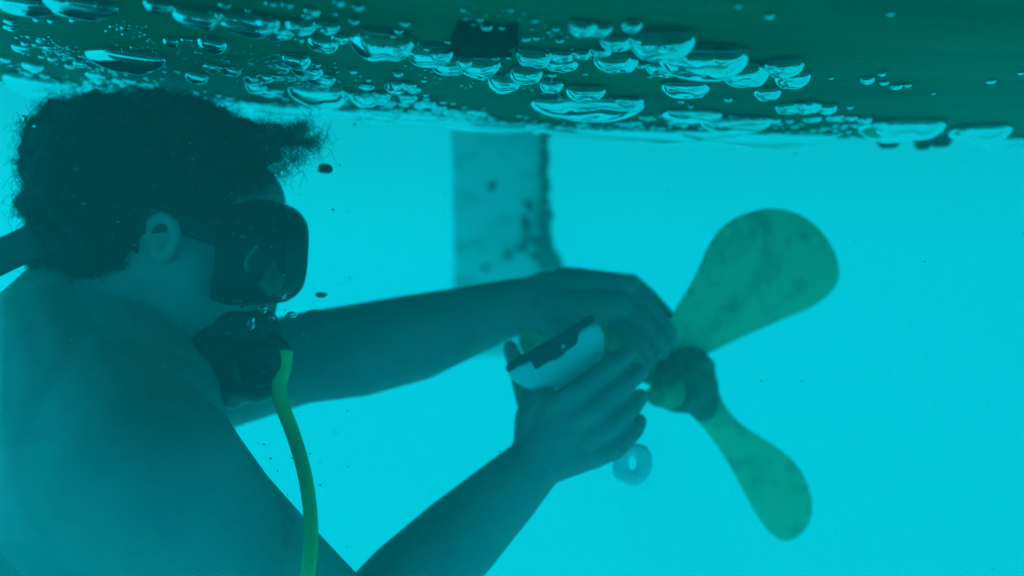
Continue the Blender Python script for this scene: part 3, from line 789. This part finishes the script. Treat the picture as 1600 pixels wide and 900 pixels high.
for key, (x0, y0, x1, y1, jit, n) in {keys[3]: (110, 124, 470, 178, 7, 22), keys[6]: (580, 150, 850, 196, 7, 16), keys[9]: (1150, 186, 1400, 194, 4, 6)}.items():
    for _ in range(n):
        t = rq.random(); w = rq.choice((9, 11, 13, 16, 20, 24)); SMALL[key].append((x0 + (x1 - x0) * t + rq.gauss(0, 8), y0 + (y1 - y0) * t + rq.gauss(0, jit), w, w * rq.uniform(.5, .65)))
for (lab, grp), lst in SMALL.items():
    for (x, y, w, h) in lst: bubble(x, y, w, h, lab, grp)
# the finest fizz, past counting: one object
rb = random.Random(3)
fz = []
def fizz(n, poly0, poly1, jit, wmin, wmax):
    for _ in range(n):
        t = rb.random(); x = poly0[0] + (poly1[0] - poly0[0]) * t + rb.gauss(0, 6); y = poly0[1] + (poly1[1] - poly0[1]) * t + rb.gauss(0, jit)
        p = hull_hit(x, y); w = rb.uniform(wmin, wmax) * p.y / FPX * .5
        if p.y > 1.28 or p.x < HX0 + .01: continue
        z = hull_z(p.x, p.y)
        fz.append(((p.x, p.y, z - w * .62), w, w * .85, w * .7))
fizz(90, (50, 62), (190, 110), 7, 3, 8)
fizz(480, (90, 130), (500, 182), 9, 3, 13)
fizz(140, (0, 130), (150, 158), 8, 4, 14)
fizz(240, (620, 178), (960, 206), 7, 3, 13)
fizz(120, (960, 196), (1400, 206), 5, 3, 11)
fizz(90, (420, 95), (520, 150), 10, 3, 9)
fizz(70, (560, 150), (760, 186), 8, 4, 11)
fizz(60, (430, 150), (620, 180), 8, 3, 8)
fizz(40, (180, 30), (250, 70), 9, 3, 7)
fizz(70, (880, 180), (1350, 196), 6, 3, 9)
fizz(50, (720, 5), (900, 60), 12, 2, 6)
fizz(110, (280, 70), (560, 125), 16, 2, 6)
fizz(110, (30, 60), (250, 125), 12, 2, 8)
fizz(60, (640, 100), (900, 150), 12, 2, 6)
fizz(40, (0, 100), (120, 140), 8, 3, 8)
tag(cloud('fizz', fz, M_air, 2), 'finest fizz of pinhead bubbles sprinkled along the hull bottom', None, None, 'stuff')

# barnacles hanging at the hull edge
for (x, y, w, h, lab) in [(1437, 219, 44, 17, 'left and largest of three dark barnacles at the hull edge, top right'),
                          (1486, 222, 34, 16, 'middle, narrowest of three dark barnacles at the hull edge, top right'),
                          (1529, 217, 42, 17, 'right hand of three dark barnacles at the hull edge, top right'),
                          (860, 200, 30, 18, 'lone dark barnacle at the hull edge just above the skeg')]:
    q = hull_hit(x, y - 22); c = Vector((q.x, max(q.y, 1.11), 0)); c.z = hull_z(c.x, c.y)
    s = c.y / FPX; bm = bmesh.new(); rings = []
    ztip = (450 - (y + h)) * s
    for k in range(6):
        t = k / 5
        ring = []
        for i in range(9):
            a = 2 * math.pi * i / 9; r = w * s * .5 * (1 - 0.45 * t * t) * (1 + .22 * noise.noise(Vector((i * 1.7, k * .6, x))))
            ring.append(bm.verts.new((c.x + r * math.cos(a), c.y + .8 * r * math.sin(a), c.z + .004 + (ztip - c.z) * t)))
        rings.append(ring)
    for u, v in zip(rings, rings[1:]):
        for i in range(9):
            j = (i + 1) % 9; bm.faces.new((u[i], u[j], v[j], v[i]))
    bm.faces.new(rings[0][::-1]); bm.faces.new(rings[-1])
    tag(from_bm('barnacle', bm, M_growth, smooth=False), lab, 'barnacle', 'barnacles at the hull edge')

# ------------------------------------------------------------------ drifting bits
rd = random.Random(21)
def flake(name, x, y, d, w, h, m, label, cat, group):
    bm = bmesh.new(); s = d / FPX
    bmesh.ops.create_icosphere(bm, subdivisions=2, radius=1.0)
    for v in bm.verts:
        k = 1 + .45 * noise.noise(v.co * 1.7 + Vector((x, y, 0)))
        v.co = Vector((v.co.x * w * s * .5 * k, v.co.y * h * s * .5, v.co.z * h * s * .5 * k))
    o = from_bm(name, bm, m); o.location = P(x, y, d); return tag(o, label, cat, group)
flake('debris_flake', 501, 461, .93, 20, 9, M_speck, 'small dark flake drifting just right of the mask lens', 'debris', 'flakes of scraped growth')
flake('debris_flake', 492, 489, .93, 34, 10, M_speck, 'long dark flake drifting under the mask above the far arm', 'debris', 'flakes of scraped growth')
flake('debris_flake', 508, 264, .96, 24, 16, M_hair, 'dark curl of fluff drifting right of the diver\'s floating hair', 'debris', 'flakes of scraped growth')
for (x, y, w, h, lab) in [(371, 470, 12, 8, 'small pale exhaled bubble left of the pair under the mask'), (411, 483, 13, 14, 'rounder pale exhaled bubble between mask and regulator'), (393, 506, 12, 26, 'tall pale exhaled bubble rising off the regulator'), (378, 481, 9, 6, 'tiniest pale exhaled bubble beside the regulator top'), (440, 462, 16, 12, 'pale exhaled bubble clinging under the front of the mask'), (455, 492, 20, 9, 'flat pale exhaled bubble drifting ahead of the mouth'), (425, 497, 10, 9, 'pale exhaled bubble at the mouthpiece front')]:
    o = flake('exhaled_bubble', x, y, .855, w, h, M_air, lab, 'bubble', 'bubbles breathed out by the diver')
for (x, y, w, lab) in [(38, 184, 9, 'tiny free bubble rising left of the curls, upper one'), (55, 197, 6, 'tiny free bubble rising left of the curls, lower one')]:
    flake('free_bubble', x, y, .8, w, w, M_air, lab, 'bubble', 'free bubbles beside the curls')
mo = []
for _ in range(170):
    d = rd.uniform(.62, .88); r = rd.uniform(.0004, .0011)
    mo.append((P(rd.uniform(0, 560), rd.uniform(190, 880), d)[:], r * rd.uniform(1, 1.8), r, r * rd.uniform(.6, 1)))
for _ in range(120):
    r = rd.uniform(.0004, .0008)
    mo.append((P(rd.uniform(-200, 1800), rd.uniform(240, 1000), rd.uniform(.6, 1.6))[:], r * rd.uniform(1, 1.8), r, r))
tag(cloud('suspended_motes', mo, M_snow), 'pale motes hanging in the murky water', None, None, 'stuff')
